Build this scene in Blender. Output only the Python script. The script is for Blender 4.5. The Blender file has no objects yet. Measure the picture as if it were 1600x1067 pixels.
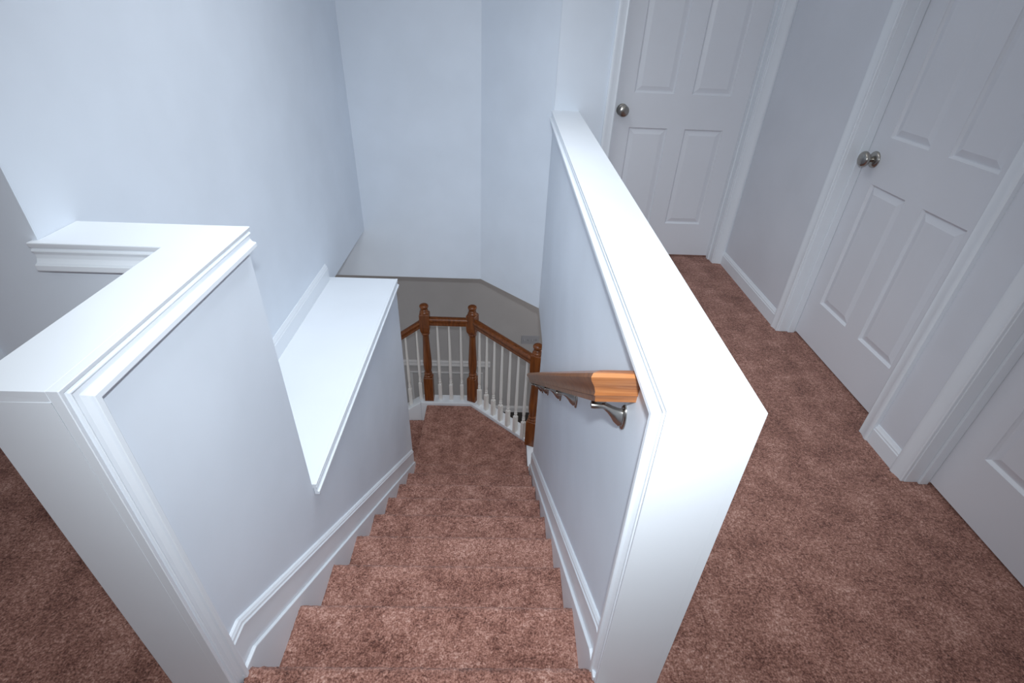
import bpy, bmesh, math, random
from mathutils import Vector, Matrix
random.seed(7)
S = bpy.context.scene
COL = S.collection

# ------------------------------------------------------------------ numbers (metres, z = 0 upper floor)
XL, XLO = -0.611, -0.7255          # left half wall: stair side, hall side
YL0, YA, YA2 = 0.5376, 1.0373, 1.1528
HL, HR = 0.9297, 0.9037
XW = -0.996                        # big wall beside the ledge
LZ, YL2 = 0.0217, 2.6886           # ledge
YR0, YD, YR2 = 0.5555, 3.110, 2.6685
YF, XC, ZB = 3.544, -0.142, -0.392
XH = 1.494
ZC = 2.44
ZG, YG = -2.85, 4.787              # lower floor, lower back wall
RISE, RUN, Y0 = 0.19, 0.25865, 0.6064
XF = 0.289                         # stair side of the right wall (far)

def xr(y, z):                      # right half wall, slightly out of plumb at its near end
    s = (y - .54) / 2.56
    t = min(1., (.91 - z) / .91)
    return (.268 * (1 - t) + .277 * t) * (1 - s) + XF * s

# ------------------------------------------------------------------ materials
def mat(name, build):
    m = bpy.data.materials.new(name); m.use_nodes = True
    nt = m.node_tree
    b = nt.nodes['Principled BSDF']
    build(nt, b)
    return m

def N(nt, t, **k):
    n = nt.nodes.new(t)
    for a, v in k.items():
        if a in n.inputs: n.inputs[a].default_value = v
        else: setattr(n, a, v)
    return n

def noise(nt, co, scale, detail=2., rough=.5):
    n = N(nt, 'ShaderNodeTexNoise'); n.inputs['Scale'].default_value = scale
    n.inputs['Detail'].default_value = detail; n.inputs['Roughness'].default_value = rough
    nt.links.new(co, n.inputs['Vector']); return n.outputs['Fac']

def ramp(nt, fac, stops):
    r = N(nt, 'ShaderNodeValToRGB'); e = r.color_ramp.elements
    while len(e) < len(stops): e.new(.5)
    for i, (p, c) in enumerate(stops):
        e[i].position = p; e[i].color = (*c, 1)
    nt.links.new(fac, r.inputs['Fac']); return r.outputs['Color']

def bump(nt, b, h, strength, dist):
    n = N(nt, 'ShaderNodeBump'); n.inputs['Strength'].default_value = strength; n.inputs['Distance'].default_value = dist
    nt.links.new(h, n.inputs['Height']); nt.links.new(n.outputs['Normal'], b.inputs['Normal'])

def paint(col, rough, var=.03, bs=.15, scale=160):
    def f(nt, b):
        tc = N(nt, 'ShaderNodeTexCoord')
        v = noise(nt, tc.outputs['Object'], 3.5, 3)
        lo = tuple(c * (1 - var) for c in col); hi = tuple(min(1, c * (1 + var)) for c in col)
        nt.links.new(ramp(nt, v, [(.3, lo), (.7, hi)]), b.inputs['Base Color'])
        b.inputs['Roughness'].default_value = rough
        b.inputs['Specular IOR Level'].default_value = .35
        bump(nt, b, noise(nt, tc.outputs['Object'], scale, 3), bs, .0006)
    return f

def carpet(nt, b):
    tc = N(nt, 'ShaderNodeTexCoord'); co = tc.outputs['Object']
    fine = noise(nt, co, 185, 3, .7)
    mid = noise(nt, co, 75, 3, .6)
    big = noise(nt, co, 9., 4, .62)
    m1 = N(nt, 'ShaderNodeMath', operation='MULTIPLY_ADD'); nt.links.new(fine, m1.inputs[0]); m1.inputs[1].default_value = 1.0
    mm = N(nt, 'ShaderNodeMath', operation='MULTIPLY'); nt.links.new(mid, mm.inputs[0]); mm.inputs[1].default_value = .55
    nt.links.new(mm.outputs[0], m1.inputs[2])
    m2 = N(nt, 'ShaderNodeMath', operation='MULTIPLY_ADD'); nt.links.new(big, m2.inputs[0]); m2.inputs[1].default_value = .48
    nt.links.new(m1.outputs[0], m2.inputs[2])
    m3 = N(nt, 'ShaderNodeMath', operation='MULTIPLY'); nt.links.new(m2.outputs[0], m3.inputs[0]); m3.inputs[1].default_value = .476
    c = ramp(nt, m3.outputs[0], [(.375, (.10, .036, .026)), (.455, (.265, .115, .084)), (.525, (.46, .228, .174)), (.615, (.74, .475, .395))])
    nt.links.new(c, b.inputs['Base Color'])
    b.inputs['Roughness'].default_value = 1.; b.inputs['Specular IOR Level'].default_value = .05
    b.inputs['Sheen Weight'].default_value = .15; b.inputs['Sheen Roughness'].default_value = .6
    bump(nt, b, m1.outputs[0], .9, .006)

def wood(c0, c1, c2, stretch, rough):
    def f(nt, b):
        tc = N(nt, 'ShaderNodeTexCoord')
        mp = N(nt, 'ShaderNodeMapping'); mp.inputs['Scale'].default_value = stretch
        nt.links.new(tc.outputs['Object'], mp.inputs['Vector'])
        g = noise(nt, mp.outputs['Vector'], 1., 5, .65)
        nt.links.new(ramp(nt, g, [(.3, c0), (.5, c1), (.7, c2)]), b.inputs['Base Color'])
        b.inputs['Roughness'].default_value = rough
        b.inputs['Coat Weight'].default_value = .25; b.inputs['Coat Roughness'].default_value = .2
        bump(nt, b, g, .2, .0008)
    return f

def metal(col, rough):
    def f(nt, b):
        tc = N(nt, 'ShaderNodeTexCoord')
        mp = N(nt, 'ShaderNodeMapping'); mp.inputs['Scale'].default_value = (40, 40, 400)
        nt.links.new(tc.outputs['Object'], mp.inputs['Vector'])
        g = noise(nt, mp.outputs['Vector'], 1., 2)
        nt.links.new(ramp(nt, g, [(.3, tuple(c * .9 for c in col)), (.7, col)]), b.inputs['Base Color'])
        b.inputs['Metallic'].default_value = 1.; b.inputs['Roughness'].default_value = rough
    return f

M = dict(
    wall=mat('wall_paint', paint((.755, .81, .885), .5)),
    hall=mat('hall_paint', paint((.72, .745, .80), .55)),
    trim=mat('trim_paint', paint((.82, .86, .91), .32, .015, .05)),
    door=mat('door_paint', paint((.76, .78, .83), .38, .015, .12, 220)),
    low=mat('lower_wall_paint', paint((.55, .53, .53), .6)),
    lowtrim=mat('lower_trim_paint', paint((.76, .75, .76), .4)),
    carpet=mat('carpet', carpet),
    oak=mat('oak_rail_shaded', wood((.13, .040, .012), (.245, .088, .027), (.34, .135, .047), (70, 5, 70), .35)),  # same oak as the returns, shade on the rail's side put into the colour
    oakend=mat('oak_return_lit', wood((.22, .068, .018), (.41, .150, .047), (.54, .225, .080), (5, 70, 130), .35)),  # lit copy of the rail's oak, brightness put into the colour
    newel=mat('stained_newel', wood((.095, .023, .004), (.185, .052, .010), (.28, .086, .018), (60, 60, 5), .38)),
    post=mat('baluster_paint', paint((.80, .785, .755), .4, .02, .05)),
    nickel=mat('brushed_nickel', metal((.42, .40, .37), .24)),
    plastic=mat('plate_plastic', paint((.42, .42, .45), .4, .01, .02)),
    darkfloor=mat('dark_floor', wood((.012, .009, .007), (.022, .016, .013), (.035, .026, .02), (3, 40, 40), .35)),
)

# ------------------------------------------------------------------ object helpers
def link(name, me, m, parent=None):
    me.materials.append(M[m]) if isinstance(m, str) else None
    o = bpy.data.objects.new(name, me); COL.objects.link(o)
    if parent is not None: o.parent = parent
    return o

def finish(bm, name, m, parent=None, smooth=False, bevel=0., angle=35):
    bmesh.ops.remove_doubles(bm, verts=bm.verts, dist=1e-6)
    bmesh.ops.recalc_face_normals(bm, faces=bm.faces)
    me = bpy.data.meshes.new(name); bm.to_mesh(me); bm.free()
    if smooth:
        me.shade_smooth()
        me.set_sharp_from_angle(angle=math.radians(angle))
    o = link(name, me, m, parent)
    if bevel:
        b = o.modifiers.new('bevel', 'BEVEL'); b.width = bevel; b.segments = 2; b.limit_method = 'ANGLE'; b.angle_limit = math.radians(50)
    return o

def struct(o, label=None):
    o['kind'] = 'structure'
    if label: o['label'] = label
    return o

def tag(o, label, cat, group=None):
    o['label'] = label; o['category'] = cat
    if group: o['group'] = group
    return o

def empty(name, loc=(0, 0, 0)):
    o = bpy.data.objects.new(name, None); COL.objects.link(o); o.location = loc; o.empty_display_size = .1
    return o

def hexa(bm, v):                    # v: 4 bottom (ccw), 4 top
    q = [bm.verts.new(p) for p in v]
    for f in ((3, 2, 1, 0), (4, 5, 6, 7), (0, 1, 5, 4), (1, 2, 6, 5), (2, 3, 7, 6), (3, 0, 4, 7)):
        bm.faces.new([q[i] for i in f])

def box(bm, x0, x1, y0, y1, z0, z1):
    hexa(bm, [(x0, y0, z0), (x1, y0, z0), (x1, y1, z0), (x0, y1, z0), (x0, y0, z1), (x1, y0, z1), (x1, y1, z1), (x0, y1, z1)])

def prism(bm, poly, off):           # polygon (3d points) extruded by off
    off = Vector(off)
    a = [bm.verts.new(p) for p in poly]; b = [bm.verts.new(Vector(p) + off) for p in poly]
    bm.faces.new(a); bm.faces.new(b[::-1])
    n = len(poly)
    for i in range(n): bm.faces.new((a[i], a[(i + 1) % n], b[(i + 1) % n], b[i]))

def sweep(bm, path, prof, nrm, flip=False, plumb=False):
    """moulding: prof = [(t inward, d outward)], path on a surface with normal nrm, mitred at the corners"""
    nrm = Vector(nrm).normalized(); P = [Vector(p) for p in path]
    L = []
    for i in range(len(P) - 1):
        T = (P[i + 1] - P[i]).normalized()
        l = nrm.cross(T).normalized()
        L.append(-l if flip else l)
    rows = []
    for i, p in enumerate(P):
        if i == 0: m = L[0]
        elif i == len(P) - 1: m = L[-1]
        else: m = (L[i - 1] + L[i]) / (1 + L[i - 1].dot(L[i]))
        if plumb: m = Vector((0, 0, 1))
        rows.append([bm.verts.new(p + m * t + nrm * d) for t, d in prof])
    k = len(prof)
    for a, b in zip(rows, rows[1:]):
        for j in range(k):
            bm.faces.new((a[j], a[(j + 1) % k], b[(j + 1) % k], b[j]))
    bm.faces.new(rows[0]); bm.faces.new(rows[-1][::-1])

def lathe(bm, prof, c, seg=24, axis='Z', mtx=None):   # prof [(r, h)]
    mtx = mtx or Matrix.Translation(c)
    rows = []
    for r, h in prof:
        r = max(r, 1e-4)
        rows.append([bm.verts.new(mtx @ Vector((r * math.cos(2 * math.pi * i / seg), r * math.sin(2 * math.pi * i / seg), h))) for i in range(seg)])
    for a, b in zip(rows, rows[1:]):
        for i in range(seg): bm.faces.new((a[i], a[(i + 1) % seg], b[(i + 1) % seg], b[i]))
    bm.faces.new(rows[0][::-1]); bm.faces.new(rows[-1])

def smoothprof(pts, n=4):           # catmull-rom through profile points
    out = []
    for i in range(len(pts) - 1):
        p0 = pts[max(i - 1, 0)]; p1 = pts[i]; p2 = pts[i + 1]; p3 = pts[min(i + 2, len(pts) - 1)]
        for s in range(n):
            t = s / n
            out.append(tuple(.5 * (2 * b + (c - a) * t + (2 * a - 5 * b + 4 * c - d) * t * t + (3 * b - a - 3 * c + d) * t ** 3) for a, b, c, d in zip(p0, p1, p2, p3)))
    out.append(pts[-1]); return out

# ================================================================== THE SHELL
# ---- floors
bm = bmesh.new()
for (x0, x1, y0, y1) in ((-2.4, 1.70, -4.0, .50), (.30, 1.70, .50, 3.30), (-2.4, -.65, .50, YA + .02), (-2.4, -1.18, YA + .02, 3.3)):
    box(bm, x0, x1, y0, y1, -.03, 0)
struct(finish(bm, 'floor', 'carpet'))

bm = bmesh.new(); box(bm, -3.2, 3.2, .6, YG + .1, ZG - .1, ZG)
struct(finish(bm, 'floor_lower', 'darkfloor'))

# ---- big wall left of the stairwell, above the ledge
bm = bmesh.new(); box(bm, XW - .115, XW, YA + .004, YF - .001, -.022, ZC)
struct(finish(bm, 'wall_left', 'wall'))
# ---- wall facing the camera at the far left (hall end)
bm = bmesh.new()
box(bm, -1.284, XW - .0002, YA, YA2 - .002, 0, ZC)
struct(finish(bm, 'wall_hall_left', 'wall'))
bm = bmesh.new(); sweep(bm, [(-1.2225 - .0575, YA, 0), (-1.2225 - .0575, YA, 2.06)], [(0, 0), (0, .010), (.004, .013), (.010, .0115), (.018, .012), (.034, .0155), (.040, .0185), (.047, .0195), (.052, .0185), (.057, .015), (.057, 0)], (0, -1, 0), flip=True)
struct(finish(bm, 'trim_11', 'trim', smooth=True, angle=24), 'white casing at the end of the left hall wall')
# ---- walls behind the camera and at the end of the left hall
bm = bmesh.new(); box(bm, -2.4, XH + .115, -4.1, -4.0, 0, ZC)
struct(finish(bm, 'wall_front', 'wall'))
bm = bmesh.new(); box(bm, -2.5, -2.4, -4.1, 3.4, 0, ZC)
struct(finish(bm, 'wall_hall_end', 'wall'))
# ---- far wall of the stairwell and the angled wall
bm = bmesh.new()
box(bm, -1.9, XC, YF, YF + .115, ZB, ZC)
struct(finish(bm, 'wall_back', 'wall'))
bm = bmesh.new()
prism(bm, [(XC, YF, ZB), (XF - .0005, YD + .0006, ZB), (XF - .0005, YD + .115, ZB), (XC, YF + .115, ZB)], (0, 0, ZC - ZB))
struct(finish(bm, 'wall_angled', 'wall'))
# ---- wall that holds the far door
DX0, DX1, DH = .637, 1.424, 2.05
bm = bmesh.new()
J = .0125
box(bm, XF, DX0 - J, YD, YD + .115, -.03, ZC); box(bm, DX1 + J, XH + .0, YD, YD + .115, -.03, ZC); box(bm, DX0 - J, DX1 + J, YD, YD + .115, DH + .001, ZC)
struct(finish(bm, 'wall_hall_back', 'wall'))
# ---- right hall wall with two doors
D2A, D2B = 2.252, 1.502
D3A, D3B = 1.231, .47
bm = bmesh.new()
for a, b in ((D2A + J, YD + .115), (D3A + J, D2B - J), (-4.0, D3B - J)): box(bm, XH, XH + .115, a, b, -.03, ZC)
for a, b in ((D2B - J, D2A + J), (D3B - J, D3A + J)): box(bm, XH, XH + .115, a, b, DH + .001, ZC)
struct(finish(bm, 'wall_right', 'hall'))

# ---- left half wall and the stair wall under it
bm = bmesh.new()
prism(bm, [(XL, YL0 + .018, ZG), (XL, YL2, ZG), (XL, YL2, LZ - .02), (XL, YA2, LZ - .02), (XL, YA2, HL - .02), (XL, YL0 + .018, HL - .02)], (XLO + .004 - XL, 0, 0))
box(bm, XW - .0002, XLO + .004, YA, YA2, -.01, HL - .02)
struct(finish(bm, 'wall_half_left', 'wall'))
# cap board, end board
bm = bmesh.new()
prism(bm, [(XL, YL0, HL - .02), (XL, YA2 + .001, HL - .02), (XW + .0005, YA2 + .001, HL - .02), (XW + .0005, YA, HL - .02), (XLO, YA, HL - .02), (XLO, YL0, HL - .02)], (0, 0, .02))
box(bm, XLO, XL, YL0, YL0 + .018, -.02, HL - .02)
struct(finish(bm, 'trim_1', 'trim', bevel=.0007), 'white cap board and end board of the left half wall')
CAPP = [(0, 0), (0, .0160), (.0015, .0168), (.0085, .0150), (.0095, .0118), (.0125, .0112), (.0150, .0150), (.0170, .0155), (.0185, .0125),
        (.024, .0098), (.031, .0105), (.0365, .0140), (.0385, .0165), (.0395, .0215), (.0410, .0228), (.0500, .0228), (.0520, .0215), (.0525, .019), (.0525, 0)]
bm = bmesh.new()
sweep(bm, [(XL, YL0, -.02), (XL, YL0, HL), (XL, YA2 + .001, HL)], CAPP, (1, 0, 0), flip=True)
struct(finish(bm, 'trim_2', 'trim', smooth=True, angle=22), 'white stepped moulding round the stair face of the left half wall')
# moulding under the short arm, facing the hall
ARMP = [(t * 1.22, d) for t, d in CAPP]
bm = bmesh.new()
sweep(bm, [(XW - .012, YA, HL), (XLO + .002, YA, HL)], ARMP, (0, -1, 0), flip=True)
struct(finish(bm, 'trim_3', 'trim', smooth=True, angle=22), 'white moulding under the short cap arm by the left hall wall')
# ---- ledge
bm = bmesh.new(); box(bm, XW + .0005, XLO + .004, YA2, YL2, ZB, LZ - .02)
struct(finish(bm, 'wall_ledge', 'wall'))
bm = bmesh.new(); box(bm, XW + .0005, XL + .002, YA2 + .0015, YL2 + .002, LZ - .02, LZ)
struct(finish(bm, 'trim_4', 'trim', bevel=.0015), 'white ledge board beside the stairs')
LEDP = [(t * .92, d * .72) for t, d in CAPP]
bm = bmesh.new(); sweep(bm, [(XL + .002, YA2 + .002, LZ), (XL + .002, YL2 + .002, LZ)], LEDP, (1, 0, 0), flip=True)
struct(finish(bm, 'trim_5', 'trim', smooth=True, angle=22), 'white moulding along the ledge edge')
BASEP = [(0, 0), (0, .013), (.062, .013), (.066, .0105), (.072, .010), (.078, .006), (.083, .0045), (.086, .003), (.086, 0)]
def base(name, a, b, nrm, h=.086, m='trim', flip=False, label=None):
    bm = bmesh.new(); k = h / .086
    sweep(bm, [a, b], [(t * k, d) for t, d in BASEP], nrm, flip=flip)
    return struct(finish(bm, name, m, smooth=True, angle=22), label)
base('baseboard_ledge', (XW, YA2 + .004, LZ), (XW, 2.655, LZ), (1, 0, 0), h=.100)

# ---- right half wall and the stair wall below it
WR = .148
def xo(y): return .2532 + (XF - .2532) * (y - .54) / 2.56 + WR - .0165 - .008 * (y - .54) / 2.56
bm = bmesh.new()
y0, y1 = YR0 + .018, YD + .0005
zt = HR - .02
hexa(bm, [(xr(y0, 0), y0, 0), (xo(y0), y0, 0), (xo(y1), y1, 0), (xr(y1, 0), y1, 0), (xr(y0, zt), y0, zt), (xo(y0), y0, zt), (xo(y1), y1, zt), (xr(y1, zt), y1, zt)])
hexa(bm, [(xr(y0, 0), y0, ZB), (xo(y0), y0, ZB), (xo(y1), y1, ZB), (xr(y1, 0), y1, ZB), (xr(y0, 0), y0, 0), (xo(y0), y0, 0), (xo(y1), y1, 0), (xr(y1, 0), y1, 0)])
y1 = YR2
hexa(bm, [(xr(y0, 0), y0, ZG), (xo(y0), y0, ZG), (xo(y1), y1, ZG), (xr(y1, 0), y1, ZG), (xr(y0, 0), y0, ZB), (xo(y0), y0, ZB), (xo(y1), y1, ZB), (xr(y1, 0), y1, ZB)])
struct(finish(bm, 'wall_half_right', 'wall'))
bm = bmesh.new()
y1 = YD + .0005
hexa(bm, [(xr(YR0, zt), YR0, zt), (xo(YR0), YR0, zt), (xo(y1), y1, zt), (xr(y1, zt), y1, zt), (xr(YR0, HR), YR0, HR), (xo(YR0), YR0, HR), (xo(y1), y1, HR), (xr(y1, HR), y1, HR)])
hexa(bm, [(xr(YR0, 0), YR0, -.02), (xo(YR0) + .006, YR0, -.02), (xo(YR0) + .006, YR0 + .018, -.02), (xr(YR0, 0), YR0 + .018, -.02),
          (xr(YR0, zt), YR0, zt), (xo(YR0), YR0, zt), (xo(YR0), YR0 + .018, zt), (xr(YR0, zt), YR0 + .018, zt)])
struct(finish(bm, 'trim_6', 'trim', bevel=.0007), 'white cap board and end board of the right half wall')
bm = bmesh.new()
sweep(bm, [(xr(YR0, -.02), YR0, -.02), (xr(YR0, HR), YR0, HR), (xr(YD, HR), YD + .0005, HR)], CAPP, (-1, 0, 0))
struct(finish(bm, 'trim_7', 'trim', smooth=True, angle=22), 'white stepped moulding round the stair face of the right half wall')
bm = bmesh.new()
sweep(bm, [(xo(YR0) + .006, YR0, -.02), (xo(YR0), YR0, HR), (xo(YD), YD + .0005, HR)], CAPP, (1, 0, 0), flip=True)
struct(finish(bm, 'trim_8', 'trim', smooth=True, angle=22), 'white stepped moulding round the hall face of the right half wall')

# ---- lower storey seen through the stairwell
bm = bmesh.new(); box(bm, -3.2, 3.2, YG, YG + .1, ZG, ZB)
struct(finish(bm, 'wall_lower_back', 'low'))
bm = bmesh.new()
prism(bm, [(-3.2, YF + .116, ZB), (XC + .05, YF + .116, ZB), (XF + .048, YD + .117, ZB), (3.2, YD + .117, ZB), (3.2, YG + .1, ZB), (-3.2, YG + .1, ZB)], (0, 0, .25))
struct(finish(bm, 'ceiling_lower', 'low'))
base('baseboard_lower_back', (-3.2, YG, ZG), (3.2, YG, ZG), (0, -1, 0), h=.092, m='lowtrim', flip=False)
RAILP = [(0, 0), (0, .012), (.010, .024), (.020, .024), (.024, .016), (.048, .012), (.058, .018), (.066, .014), (.076, .008), (.078, 0)]
bm = bmesh.new(); sweep(bm, [(-3.2, YG, -2.163), (-.076, YG, -2.163)], RAILP, (0, -1, 0), flip=False)
struct(finish(bm, 'trim_9', 'lowtrim', smooth=True, angle=22), 'white chair rail on the lower wall')
FRP = [(0, 0), (0, .010), (.006, .014), (.014, .010), (.022, .006), (.026, .004), (.026, 0)]
bm = bmesh.new()
a, b, c, d = (-1.02, YG, -2.70), (-1.02, YG, -2.252), (-.16, YG, -2.252), (-.16, YG, -2.70)
sweep(bm, [a, b, c, d], FRP, (0, -1, 0), flip=True)
sweep(bm, [(-1.02, YG, -2.70 + .026), (-.16, YG, -2.70 + .026)], FRP, (0, -1, 0), flip=True)
struct(finish(bm, 'trim_10', 'lowtrim', smooth=True, angle=22), 'white picture-frame moulding under the chair rail')

# ================================================================== DOORS
CASP = [(0, 0), (0, .010), (.004, .013), (.010, .0115), (.018, .012), (.034, .0155), (.040, .0185), (.047, .0195), (.052, .0185), (.057, .015), (.057, 0)]

def door(idx, origin, ux, un, width, knob_t, cw=(1., 1.)):
    """origin: floor point at the left end of the opening on the wall face, ux along the wall, un out of the wall into the hall"""
    o = Vector(origin); ux = Vector(ux); un = Vector(un); uz = Vector((0, 0, 1))
    P = lambda t, z, d: o + ux * t + uz * z + un * d
    RC = .080                                   # how far the leaf sits behind the wall face
    g = .003
    root = empty('door_%d' % idx, o); struct(root)
    inv = Matrix.Translation(-o)
    def fin(bm, name, m, **k):
        bm.transform(inv); return finish(bm, name, m, root, **k)
    # leaf
    st = .108 * width / .765; pw = (width - 3 * st + .008) / 2
    xs = [g, st, st + pw, width - st - pw, width - st, width - g]
    zs = [.016, .233, .815, 1.0, 1.60, 1.70, 1.90, DH - .02]
    bm = bmesh.new(); cache = {}
    def V(t, z, d):
        k = (round(t, 5), round(z, 5), round(d, 5))
        if k not in cache: cache[k] = bm.verts.new(P(t, z, d))
        return cache[k]
    for i in range(5):
        for j in range(7):
            x0_, x1_, z0_, z1_ = xs[i], xs[i + 1], zs[j], zs[j + 1]
            if i in (1, 3) and j in (1, 3, 5):
                rings = [(0, 0), (.002, .004), (.0085, .0105), (.012, .0105), (.036, .0030)]
                prev = None
                for s, dp in rings:
                    q = [V(x0_ + s, z0_ + s, -RC - dp), V(x1_ - s, z0_ + s, -RC - dp), V(x1_ - s, z1_ - s, -RC - dp), V(x0_ + s, z1_ - s, -RC - dp)]
                    if prev:
                        for e in range(4): bm.faces.new((prev[e], prev[(e + 1) % 4], q[(e + 1) % 4], q[e]))
                    prev = q
                bm.faces.new(prev)
            else:
                bm.faces.new((V(x0_, z0_, -RC), V(x1_, z0_, -RC), V(x1_, z1_, -RC), V(x0_, z1_, -RC)))
    be = [e for e in bm.edges if e.is_boundary]
    r = bmesh.ops.extrude_edge_only(bm, edges=be)
    for v in [v for v in r['geom'] if isinstance(v, bmesh.types.BMVert)]: v.co -= un * .034
    bmesh.ops.contextual_create(bm, geom=[e for e in bm.edges if e.is_boundary])
    fin(bm, 'door_leaf', 'door')
    # jambs with their stop
    bm = bmesh.new()
    def pb(t0, t1, z0, z1, d0, d1):
        hexa(bm, [P(t0, z0, d0), P(t1, z0, d0), P(t1, z0, d1), P(t0, z0, d1), P(t0, z1, d0), P(t1, z1, d0), P(t1, z1, d1), P(t0, z1, d1)])
    pb(-.012, 0, 0, DH, -.118, .001); pb(width, width + .012, 0, DH, -.118, .001); pb(-.012, width + .012, DH - .012, DH, -.118, .001)
    pb(0, .010, 0, DH - .012, -RC + .001, -RC + .034); pb(width - .010, width, 0, DH - .012, -RC + .001, -RC + .034); pb(.010, width - .010, DH - .022, DH - .012, -RC + .001, -RC + .034)
    fin(bm, 'door_jamb', 'trim', bevel=.0015)
    # casing
    bm = bmesh.new()
    rv = .004
    k0, k1 = cw
    for (pth, k) in (([P(-rv, 0, 0), P(-rv, DH + rv, 0)], k0), ([P(width + rv, DH + rv, 0), P(width + rv, 0, 0)], k1)):
        sweep(bm, pth, [(t * k, d) for t, d in CASP], un, flip=False)
    sweep(bm, [P(-rv, DH + rv, 0), P(width + rv, DH + rv, 0)], CASP, un, flip=False)
    fin(bm, 'door_casing', 'trim', smooth=True, angle=22)
    # knob
    if knob_t is not None:
        kt, kz = knob_t
        c = P(kt, kz, -RC)
        w = un; u = ux; v = w.cross(u)
        mt = Matrix.Translation(c) @ Matrix((u, v, w)).transposed().to_4x4()
        kn = smoothprof([(.0105, .012), (.0115, .022), (.014, .028), (.024, .033), (.0312, .042), (.0318, .049), (.028, .056), (.020, .0595), (.010, .0612), (.0, .062)], 3)
        bm = bmesh.new(); lathe(bm, kn, None, 36, mtx=mt)
        kb = fin(bm, 'door_knob', 'nickel', smooth=True, angle=50); kb['label'] = 'brushed nickel door knob'
        bm = bmesh.new()
        lathe(bm, [(.0335, -.001), (.0335, .003), (.0325, .005), (.028, .0085), (.018, .013), (.0125, .014)], None, 36, mtx=mt)
        rb = finish(bm.copy() if False else bm, 'knob_rose', 'nickel', kb, smooth=True, angle=40)
        rb.data.transform(inv)
    return root

door(1, (DX0, YD, 0), (1, 0, 0), (0, -1, 0), DX1 - DX0, (.055, .908), cw=(1., 1.16))
door(2, (XH, D2A, 0), (0, -1, 0), (-1, 0, 0), D2A - D2B, (.066, .905))
door(3, (XH, D3A, 0), (0, -1, 0), (-1, 0, 0), D3A - D3B, None, cw=(1.02, 1.))
# ---- hall baseboards
base('baseboard_right', (XH, YD - .001, 0), (XH, D2A + .0612, 0), (-1, 0, 0))
base('baseboard_right_middle', (XH, D2B - .0612, 0), (XH, D3A + .0625, 0), (-1, 0, 0))
base('baseboard_hall_left', (-1.225, YA, 0), (XLO, YA, 0), (0, -1, 0), flip=False)
base('baseboard_half_left', (XLO + .004, YL0 + .02, 0), (XLO + .004, YA - .014, 0), (-1, 0, 0), flip=True)

# ================================================================== STAIRS
stairs = empty('staircase', (-.17, 2.0, ZG))
SINV = Matrix.Translation((.17, -2.0, -ZG))
tag(stairs, 'carpeted staircase running down between the two half walls to a landing', 'stairs')
SX0, SX1 = -.593, .262

def ynose(k): return Y0 + RUN * k
def carpet_solid(name, prof, x0, x1, axis='x', parent=None):
    """prof: closed list of (run, z) points; extruded across; outer pile jittered"""
    # resample
    pts = []
    n = len(prof)
    for i in range(n):
        a, b = Vector(prof[i]), Vector(prof[(i + 1) % n]); L = (b - a).length
        fine = i < n - 3
        m = max(1, int(L / .008)) if fine else 1
        for s in range(m): pts.append((a + (b - a) * s / m, fine))
    W = x1 - x0; cols = int(W / .008)
    bm = bmesh.new(); rows = []
    rnd = random.Random(name + str(prof[0]))
    for c in range(cols + 1):
        x = x0 + W * c / cols
        edge = c in (0, cols)
        row = []
        for p, fine in pts:
            j = .0022 if fine else 0
            y, z = p[0] + rnd.uniform(-j, j), p[1] + rnd.uniform(-j, j)
            xx = x + (rnd.uniform(-.002, .002) if edge else 0)
            row.append(bm.verts.new((xx, y, z) if axis == 'x' else (y, xx, z)))
        rows.append(row)
    k = len(pts)
    for a, b in zip(rows, rows[1:]):
        for j in range(k): bm.faces.new((a[j], a[(j + 1) % k], b[(j + 1) % k], b[j]))
    bm.faces.new(rows[0]); bm.faces.new(rows[-1][::-1])
    bmesh.ops.recalc_face_normals(bm, faces=bm.faces)
    parent = parent or stairs
    bm.transform(Matrix.Translation(-parent.location))
    me = bpy.data.meshes.new(name); bm.to_mesh(me); bm.free(); me.shade_smooth()
    me.set_sharp_from_angle(angle=math.radians(80))
    return link(name, me, 'carpet', parent)

def step_profile(yb, yn, z, zn):
    r = .016
    out = [(yb, z)]
    for i in range(6):
        a = math.pi / 2 * (1 - i / 5)
        out.append((yn - r + r * math.cos(a), z - r + r * math.sin(a)))
    out += [(yn - .006, z - .035), (yn - .022, z - .055), (yn - .024, zn - .004), (yn - .05, zn - .004), (yb + .0, z - .035)]
    return out

for k in range(9):
    yb = .495 if k == 0 else ynose(k - 1) - .022
    carpet_solid('step', step_profile(yb, ynose(k), -RISE * k, -RISE * (k + 1)), SX0, SX1)
# first step spreads out to the ends of the half walls; landing and the flight turning left
ZL = -9 * RISE
lower = empty('lower_staircase', (-1.3, 3.1, ZG))
tag(lower, 'carpeted landing with the lower flight turning left off it', 'stairs')
bm = bmesh.new()
yl = ynose(8) - .0235
poly = [(-.590, yl), (.255, yl), (.268, YR2), (.268, 3.109), (-.231, 3.566), (-.636, 3.566), (-.636, YL2 + .002), (-.590, YL2 + .002)]
prism(bm, [(x, y, ZL - .16) for x, y in poly], (0, 0, .16))
bm.transform(Matrix.Translation(-lower.location))
finish(bm, 'landing', 'carpet', lower, bevel=.010)
for j in range(1, 6):
    z = ZL - RISE * j
    xn = -.636 - RUN * j
    carpet_solid('step', [(-y, zz) for y, zz in step_profile(-(xn + RUN + .022), -xn, z, z - RISE)], YL2 + .004, 3.562, axis='y', parent=lower)

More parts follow.
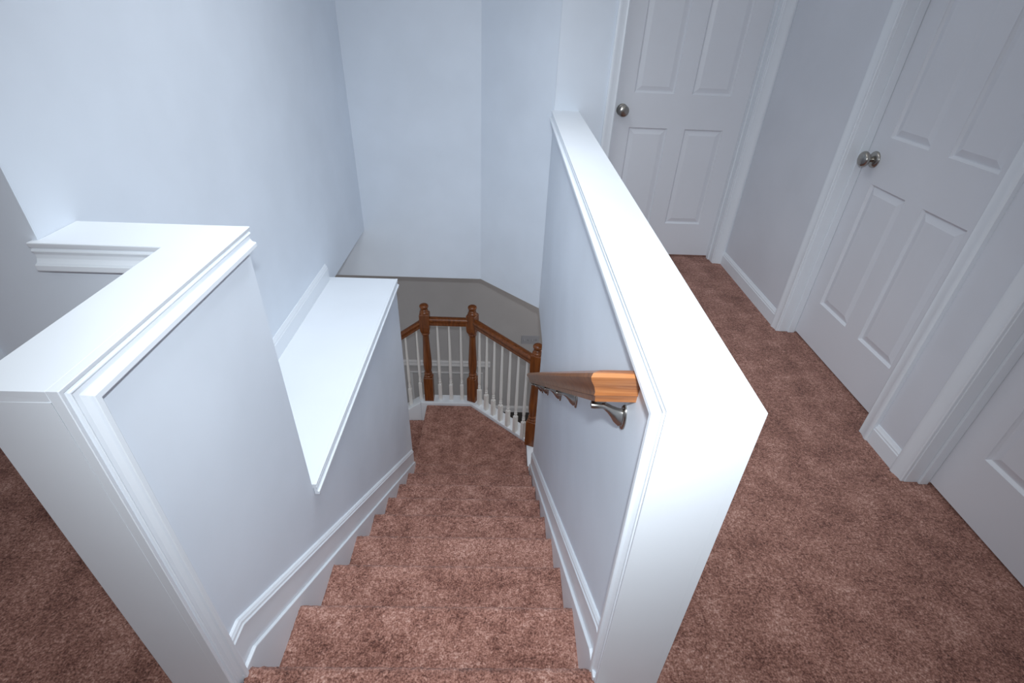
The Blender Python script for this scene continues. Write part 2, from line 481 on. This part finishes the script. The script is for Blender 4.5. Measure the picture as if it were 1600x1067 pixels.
# stringers and upper skirts along both walls
def nosez(y): return -RISE * (y - Y0) / RUN
def stringer(side):
    xf = (lambda y, z: XL) if side < 0 else (lambda y, z: xr(y, min(z, 0)))
    s = 1 if side < 0 else -1
    ys = [.575, .645, 2.668]
    top = [(.575, .016), (.645, .012), (2.665, nosez(2.665) + .022)]
    bm = bmesh.new()
    poly = top + [(2.665, nosez(2.665) - .34), (.575, -.34)]
    prism(bm, [(xf(y, z) + s * .0003, y, z) for y, z in poly], (s * .0195, 0, 0))
    bm.transform(SINV)
    finish(bm, 'stringer_board', 'trim', stairs, bevel=.003)
    # skirt with its moulded top
    bm = bmesh.new()
    lo = [(.588, .016), (.645, .014), (2.66, nosez(2.66) + .026)]
    path = [(xf(y, z), y, z) for y, z in lo]
    pr = [(0, 0), (0, .011), (.088, .011), (.091, .0145), (.095, .0145), (.099, .0115), (.106, .0105), (.110, .0075), (.113, .0065), (.115, .003), (.115, 0)]
    sweep(bm, path, [(t * 1.06, d) for t, d in pr], (s, 0, 0), plumb=True)
    return finish(bm, 'baseboard_stair_left' if side < 0 else 'baseboard_stair_right', 'trim', smooth=True, angle=22)
for sd in (-1, 1): struct(stringer(sd))

# ================================================================== BANISTER ROUND THE LANDING
ZT = -1.683
ban = empty('banister', (-.215, 3.62, ZT))
BINV = Matrix.Translation((.215, -3.62, -ZT))
tag(ban, 'stained wood and white baluster banister around the landing below', 'banister')
def bfin(bm, name, m, parent=None, **k):
    bm.transform(BINV); return finish(bm, name, m, parent or ban, **k)

A1, A2, A3 = Vector((-.612, 3.625)), Vector((-.213, 3.622)), Vector((.302, 3.075))
# curb: white boards under the balusters
bm = bmesh.new()
prism(bm, [(-.69, 3.566, ZG), (-.231, 3.566, ZG), (.268, 3.109, ZG), (.268, YR2 + .001, ZG), (.395, YR2 + .001, ZG), (.395, 3.165, ZG), (-.183, 3.685, ZG), (-.69, 3.685, ZG)], (0, 0, ZT - ZG))
bfin(bm, 'curb', 'trim', bevel=.006)
bm = bmesh.new()
zr = lambda x: ZT + .734 * (x + .69)
prism(bm, [(-.6905, 3.566, ZT), (-.6905, 3.566, ZG), (-1.75, 3.566, ZG), (-1.75, 3.566, zr(-1.75))], (0, .119, 0))
bfin(bm, 'sloping_curb', 'trim', bevel=.006)

def square(bm, c, w, z0, z1, rot=0., ch=0.):
    m = Matrix.Translation((c[0], c[1], 0)) @ Matrix.Rotation(rot, 4, 'Z')
    h = w / 2
    rings = [(h - ch, z0), (h, z0 + ch), (h, z1 - ch), (h - ch, z1)] if ch else [(h, z0), (h, z1)]
    rows = [[bm.verts.new(m @ Vector((sx * r, sy * r, z))) for sx, sy in ((-1, -1), (1, -1), (1, 1), (-1, 1))] for r, z in rings]
    for a, b in zip(rows, rows[1:]):
        for i in range(4): bm.faces.new((a[i], a[(i + 1) % 4], b[(i + 1) % 4], b[i]))
    bm.faces.new(rows[0][::-1]); bm.faces.new(rows[-1])

def newel(c, rot, z0=ZT):
    t = empty('newel_post', (0, 0, 0)); t.parent = ban
    W = .080
    bm = bmesh.new(); square(bm, c, W, z0, z0 + .265, rot, .004); a = bfin(bm, 'base_block', 'newel', t)
    prof = smoothprof([(.036, .262), (.0385, .272), (.034, .281), (.030, .287), (.033, .294), (.036, .303), (.031, .312), (.0285, .320), (.0325, .345), (.0365, .385), (.0375, .43), (.0335, .52), (.0285, .63), (.0265, .70), (.0275, .712), (.034, .718), (.035, .728), (.031, .736), (.033, .742)], 3)
    bm = bmesh.new(); lathe(bm, [(r, z0 + h) for r, h in prof], (c[0], c[1], 0), 24); bfin(bm, 'turned_shaft', 'newel', t, smooth=True, angle=40)
    # top block with its rounded lower corners
    bm = bmesh.new()
    m = Matrix.Translation((c[0], c[1], z0)) @ Matrix.Rotation(rot, 4, 'Z')
    rows = []
    for r, h in ((.026, .736), (.033, .745), (.039, .765), (.041, .80), (.041, .915), (.036, .925)):
        rows.append([bm.verts.new(m @ Vector((sx * r, sy * r, h))) for sx, sy in ((-1, -1), (1, -1), (1, 1), (-1, 1))])
    for a_, b_ in zip(rows, rows[1:]):
        for i in range(4): bm.faces.new((a_[i], a_[(i + 1) % 4], b_[(i + 1) % 4], b_[i]))
    bm.faces.new(rows[0][::-1]); bm.faces.new(rows[-1])
    bfin(bm, 'top_block', 'newel', t, bevel=.003)
    prof = smoothprof([(.038, .922), (.039, .932), (.034, .941), (.031, .946), (.0315, .953), (.027, .958), (.0245, .963), (.029, .969), (.036, .979), (.0375, .988), (.034, .997), (.024, 1.004), (.010, 1.007), (.0, 1.0075)], 3)
    bm = bmesh.new(); lathe(bm, [(r, z0 + h) for r, h in prof], (c[0], c[1], 0), 24); bfin(bm, 'finial', 'newel', t, smooth=True, angle=40)
newel(A1, 0.); newel(A2, -math.radians(22.5)); newel(A3, -math.radians(22.5))

RPROF = [(-.020, 0), (-.020, .012), (-.023, .014), (-.021, .022), (-.024, .034), (-.030, .046), (-.031, .054), (-.027, .063), (-.015, .069), (0, .0705),
         (.015, .069), (.027, .063), (.031, .054), (.030, .046), (.024, .034), (.021, .022), (.023, .014), (.020, .012), (.020, 0)]
def railsweep(bm, pts, prof):       # plumb cross-section swept along a 3d path
    P = [Vector(p) for p in pts]; L = []
    for a, b in zip(P, P[1:]):
        d = (b - a); d.z = 0; d.normalize(); L.append(Vector((d.y, -d.x, 0)))
    rows = []
    for i, p in enumerate(P):
        m = L[0] if i == 0 else L[-1] if i == len(P) - 1 else (L[i - 1] + L[i]) / (1 + L[i - 1].dot(L[i]))
        rows.append([bm.verts.new(p + m * s + Vector((0, 0, h))) for s, h in prof])
    k = len(prof)
    for a, b in zip(rows, rows[1:]):
        for j in range(k): bm.faces.new((a[j], a[(j + 1) % k], b[(j + 1) % k], b[j]))
    bm.faces.new(rows[0]); bm.faces.new(rows[-1][::-1])
ZR = -.871
def r3(v, z): return (v[0], v[1], z)
d23 = (A3 - A2).normalized()
for a, b in ((r3(A1 + Vector((.038, 0)), ZR), r3(A2 - Vector((.036, 0)), ZR)), (r3(A2 + d23 * .036, ZR), r3(A3 - d23 * .036, ZR)), ((A1.x - .038, A1.y, ZR - .03), (-1.72, A1.y, ZR - .03 - .734 * (1.72 + A1.x - .038)))):
    bm = bmesh.new(); railsweep(bm, [a, b], RPROF); bfin(bm, 'banister_rail', 'newel', smooth=True, angle=40)

def baluster(c, z0, zt, blk, rot=0.):
    bm = bmesh.new()
    square(bm, c, .031, z0 - .004, z0 + blk, rot, .003)
    h = zt - z0
    b0 = blk
    prof = smoothprof([(.0125, b0 - .002), (.014, b0 + .006), (.0095, b0 + .014), (.0135, b0 + .021), (.0135, b0 + .030), (.0095, b0 + .037), (.0125, b0 + .044), (.0125, b0 + .05), (.0105, b0 + .058), (.0135, b0 + .10), (.0125, b0 + .25), (.0095, h - .12), (.0085, h + .004)], 3)
    lathe(bm, [(r, z0 + q) for r, q in prof], (c[0], c[1], 0), 14)
    bfin(bm, 'baluster', 'post', smooth=True, angle=35)
for i in range(1, 4): baluster(A1.lerp(A2, i / 4), ZT, ZR, .178)
for i in range(1, 8): baluster(A2.lerp(A3, i / 8 - .004), ZT, ZR, .178, -math.radians(46.7))
for i in range(1, 6):
    x = A1.x - .0993 * i + .022
    zb = min(ZT, zr(x) - .0)
    zt_ = ZR - .03 - .734 * (A1.x - .038 - x)
    baluster((x, A1.y), zb, zt_, .19)

# ================================================================== WALL HANDRAIL
hr = empty('wall_handrail', (.262, .70, .80))
HINV = Matrix.Translation((-.262, -.70, -.80))
tag(hr, 'sloping oak handrail fixed by metal brackets to the right stair wall', 'handrail')
def hfin(bm, name, m, parent=None, **k):
    bm.transform(HINV); return finish(bm, name, m, parent or hr, **k)
YS, YE = .7635, 2.43
def zun(y): return .801 - .762 * (y - .69)      # underside of the rail
def xcl(y): return xr(y, zun(y)) - .0605
HPROF = [(s * (1.0 + .33 * h / .07), h * 1.09) for s, h in RPROF]
# rail with mitred returns into the wall at both ends
def ring(p, m, prof): return [Vector(p) + Vector(m) * s + Vector((0, 0, h)) for s, h in prof]
pa = Vector((xcl(YS), YS, zun(YS))); pb_ = Vector((xcl(YE), YE, zun(YE)))
# lateral axis: +s points away from the stairwell (towards the wall)
def bridge(bm, r0, r1):
    a = [bm.verts.new(p) for p in r0]; b = [bm.verts.new(p) for p in r1]; k = len(a)
    for j in range(k): bm.faces.new((a[j], a[(j + 1) % k], b[(j + 1) % k], b[j]))
    bm.faces.new(a); bm.faces.new(b[::-1])
sl = .762
def mit(p, sgn, prof):   # mitred section: moving outwards (s<0) also moves towards the rail end
    return [p + Vector((s, sgn * s, h - sl * sgn * s)) for s, h in prof]
bm = bmesh.new(); bridge(bm, mit(pa, 1, HPROF), mit(pb_, -1, HPROF))
hfin(bm, 'rail', 'oak', smooth=True, angle=40)
bm = bmesh.new()
r0 = mit(pa, 1, HPROF)
r1 = [Vector((xr(YS, .85) + .0005, q.y, q.z)) for q in r0]
bridge(bm, r0, r1)
o = hfin(bm, 'rail_return', 'oakend', smooth=True, angle=40); o['label'] = 'mitred oak return turning into the wall'
bm = bmesh.new()
r0 = mit(pb_, -1, HPROF); r1 = [Vector((xr(YE, -.5) + .0005, q.y, q.z)) for q in r0]
bridge(bm, r0, r1); hfin(bm, 'rail_return', 'oakend', smooth=True, angle=40)

def tube(bm, pts, rad, seg=12):
    P = [Vector(p) for p in pts]; rows = []
    for i, p in enumerate(P):
        t = (P[min(i + 1, len(P) - 1)] - P[max(i - 1, 0)]).normalized()
        u = t.cross(Vector((0, 1, 0)))
        if u.length < .1: u = t.cross(Vector((1, 0, 0)))
        u.normalize(); v = t.cross(u)
        rx, ry = rad[i] if isinstance(rad[i], tuple) else (rad[i], rad[i])
        rows.append([bm.verts.new(p + u * rx * math.cos(2 * math.pi * k / seg) + v * ry * math.sin(2 * math.pi * k / seg)) for k in range(seg)])
    for a, b in zip(rows, rows[1:]):
        for k in range(seg): bm.faces.new((a[k], a[(k + 1) % seg], b[(k + 1) % seg], b[k]))
    bm.faces.new(rows[0][::-1]); bm.faces.new(rows[-1])

for y in (.795, 1.33, 1.69, 2.13, 2.39):
    zu = zun(y); xc = xcl(y); xw = xr(y, zu)
    br = empty('bracket', (0, 0, 0)); br.parent = hr
    bm = bmesh.new()
    pts = [(xw - .004, y, zu - .044), (xw - .013, y, zu - .041), (xw - .024, y, zu - .032), (xw - .034, y, zu - .024), (xw - .043, y, zu - .017), (xc + .010, y, zu - .0135), (xc - .008, y, zu - .013), (xc - .014, y, zu - .013)]
    tube(bm, pts, [(.026, .013), (.019, .0118), (.0125, .0105), (.009, .0095), (.0075, .0085), (.0075, .0085), (.0085, .009), (.007, .0075)], 14)
    hfin(bm, 'bracket_arm', 'nickel', br, smooth=True, angle=50)
    bm = bmesh.new()      # wall rosette
    mt = Matrix.Translation((xw - .0003, y, zu - .046)) @ Matrix.Rotation(-math.pi / 2, 4, 'Y') @ Matrix.Diagonal((1.5, .85, 1, 1))
    lathe(bm, [(.021, 0), (.021, .003), (.019, .0055), (.014, .007), (.0, .0075)], None, 28, mtx=mt)
    hfin(bm, 'wall_plate', 'nickel', br, smooth=True, angle=40)
    bm = bmesh.new()      # saddle strap under the rail
    prism(bm, [(xc - .010, y - .026, zu + .0198 - .0045), (xc + .010, y - .026, zu + .0198 - .0045), (xc + .010, y + .026, zu - .0198 - .0045), (xc - .010, y + .026, zu - .0198 - .0045)], (0, 0, .0042))
    hfin(bm, 'saddle', 'nickel', br, bevel=.001)

# ================================================================== LIGHT SWITCH PLATE DOWNSTAIRS
sw = empty('light_switch_plate', (.3745, YG, -1.765))
tag(sw, 'four-gang light switch plate on the grey wall downstairs', 'light switch')
bm = bmesh.new(); w, h = .100, .056
rows = []
for r, d in ((0, 0), (0, .003), (.003, .006)):
    rows.append([bm.verts.new(p) for p in ((-w + r, -d, -h + r), (w - r, -d, -h + r), (w - r, -d, h - r), (-w + r, -d, h - r))])
for a, b in zip(rows, rows[1:]):
    for i in range(4): bm.faces.new((a[i], a[(i + 1) % 4], b[(i + 1) % 4], b[i]))
bm.faces.new(rows[0]); bm.faces.new(rows[-1])
finish(bm, 'plate', 'plastic', sw)
for i in range(4):
    x = (-1.5 + i) * .046
    bm = bmesh.new(); up = 1 if i % 2 else -1
    hexa(bm, [(x - .005, -.006, -.012), (x + .005, -.006, -.012), (x + .005, -.006, .012), (x - .005, -.006, .012),
              (x - .004, -.017, up * .010 - .005), (x + .004, -.017, up * .010 - .005), (x + .004, -.017, up * .010 + .004), (x - .004, -.017, up * .010 + .004)])
    finish(bm, 'toggle', 'plastic', sw)

# ================================================================== CAMERA AND LIGHT
cam = bpy.data.cameras.new('camera'); co = bpy.data.objects.new('camera', cam); COL.objects.link(co)
R = Vector((0.99924452, -0.01002386, 0.03754886)); U = Vector((-0.02569846, 0.55436819, 0.83187469)); F = Vector((0.02915449, 0.83221117, -0.55369178))
CP = Vector((0, 0, 1.3888))
mt = Matrix((R, U, -F)).transposed().to_4x4(); mt.translation = CP
co.matrix_world = mt
cam.sensor_width = 36; cam.sensor_fit = 'HORIZONTAL'; cam.lens = 36 * 788.48 / 1600; cam.clip_start = .02
S.camera = co

# the camera's own flash, just above the lens
fl = bpy.data.lights.new('flash', 'SPOT'); fo = bpy.data.objects.new('flash', fl); COL.objects.link(fo)
fl.energy = 106; fl.shadow_soft_size = .022; fl.spot_size = math.radians(105); fl.spot_blend = 1.
fl.color = (.86, .94, 1.)
fm = Matrix.Rotation(math.radians(2), 4, 'Z') @ mt; fm.translation = CP + Vector((.02, .0, .14)); fo.matrix_world = fm

w = bpy.data.worlds.new('world'); S.world = w; w.use_nodes = True
bg = w.node_tree.nodes['Background']; bg.inputs['Color'].default_value = (.955, .975, 1., 1); bg.inputs['Strength'].default_value = .46

# unseen soft fill, added overhead to brighten the stairwell
al = bpy.data.lights.new('stairwell_fill', 'AREA'); ao = bpy.data.objects.new('stairwell_fill', al); COL.objects.link(ao)
al.shape = 'RECTANGLE'; al.size = .6; al.size_y = 1.3; al.energy = 11.5; al.spread = math.radians(108); al.color = (.88, .94, 1.); ao.location = (-.2, 1.75, 2.42)

# unseen warm fill, added to lift the dim lower storey
dl = bpy.data.lights.new('downstairs_fill', 'POINT'); do = bpy.data.objects.new('downstairs_fill', dl); COL.objects.link(do)
dl.energy = 12; dl.shadow_soft_size = .12; dl.color = (1., .93, .87); do.location = (1.5, 4.0, -.62)

vs = S.view_settings
S.display_settings.display_device = 'sRGB'
vs.view_transform = 'Standard'; vs.look = 'None'; vs.exposure = 0.; vs.gamma = 1.; vs.use_curve_mapping = False
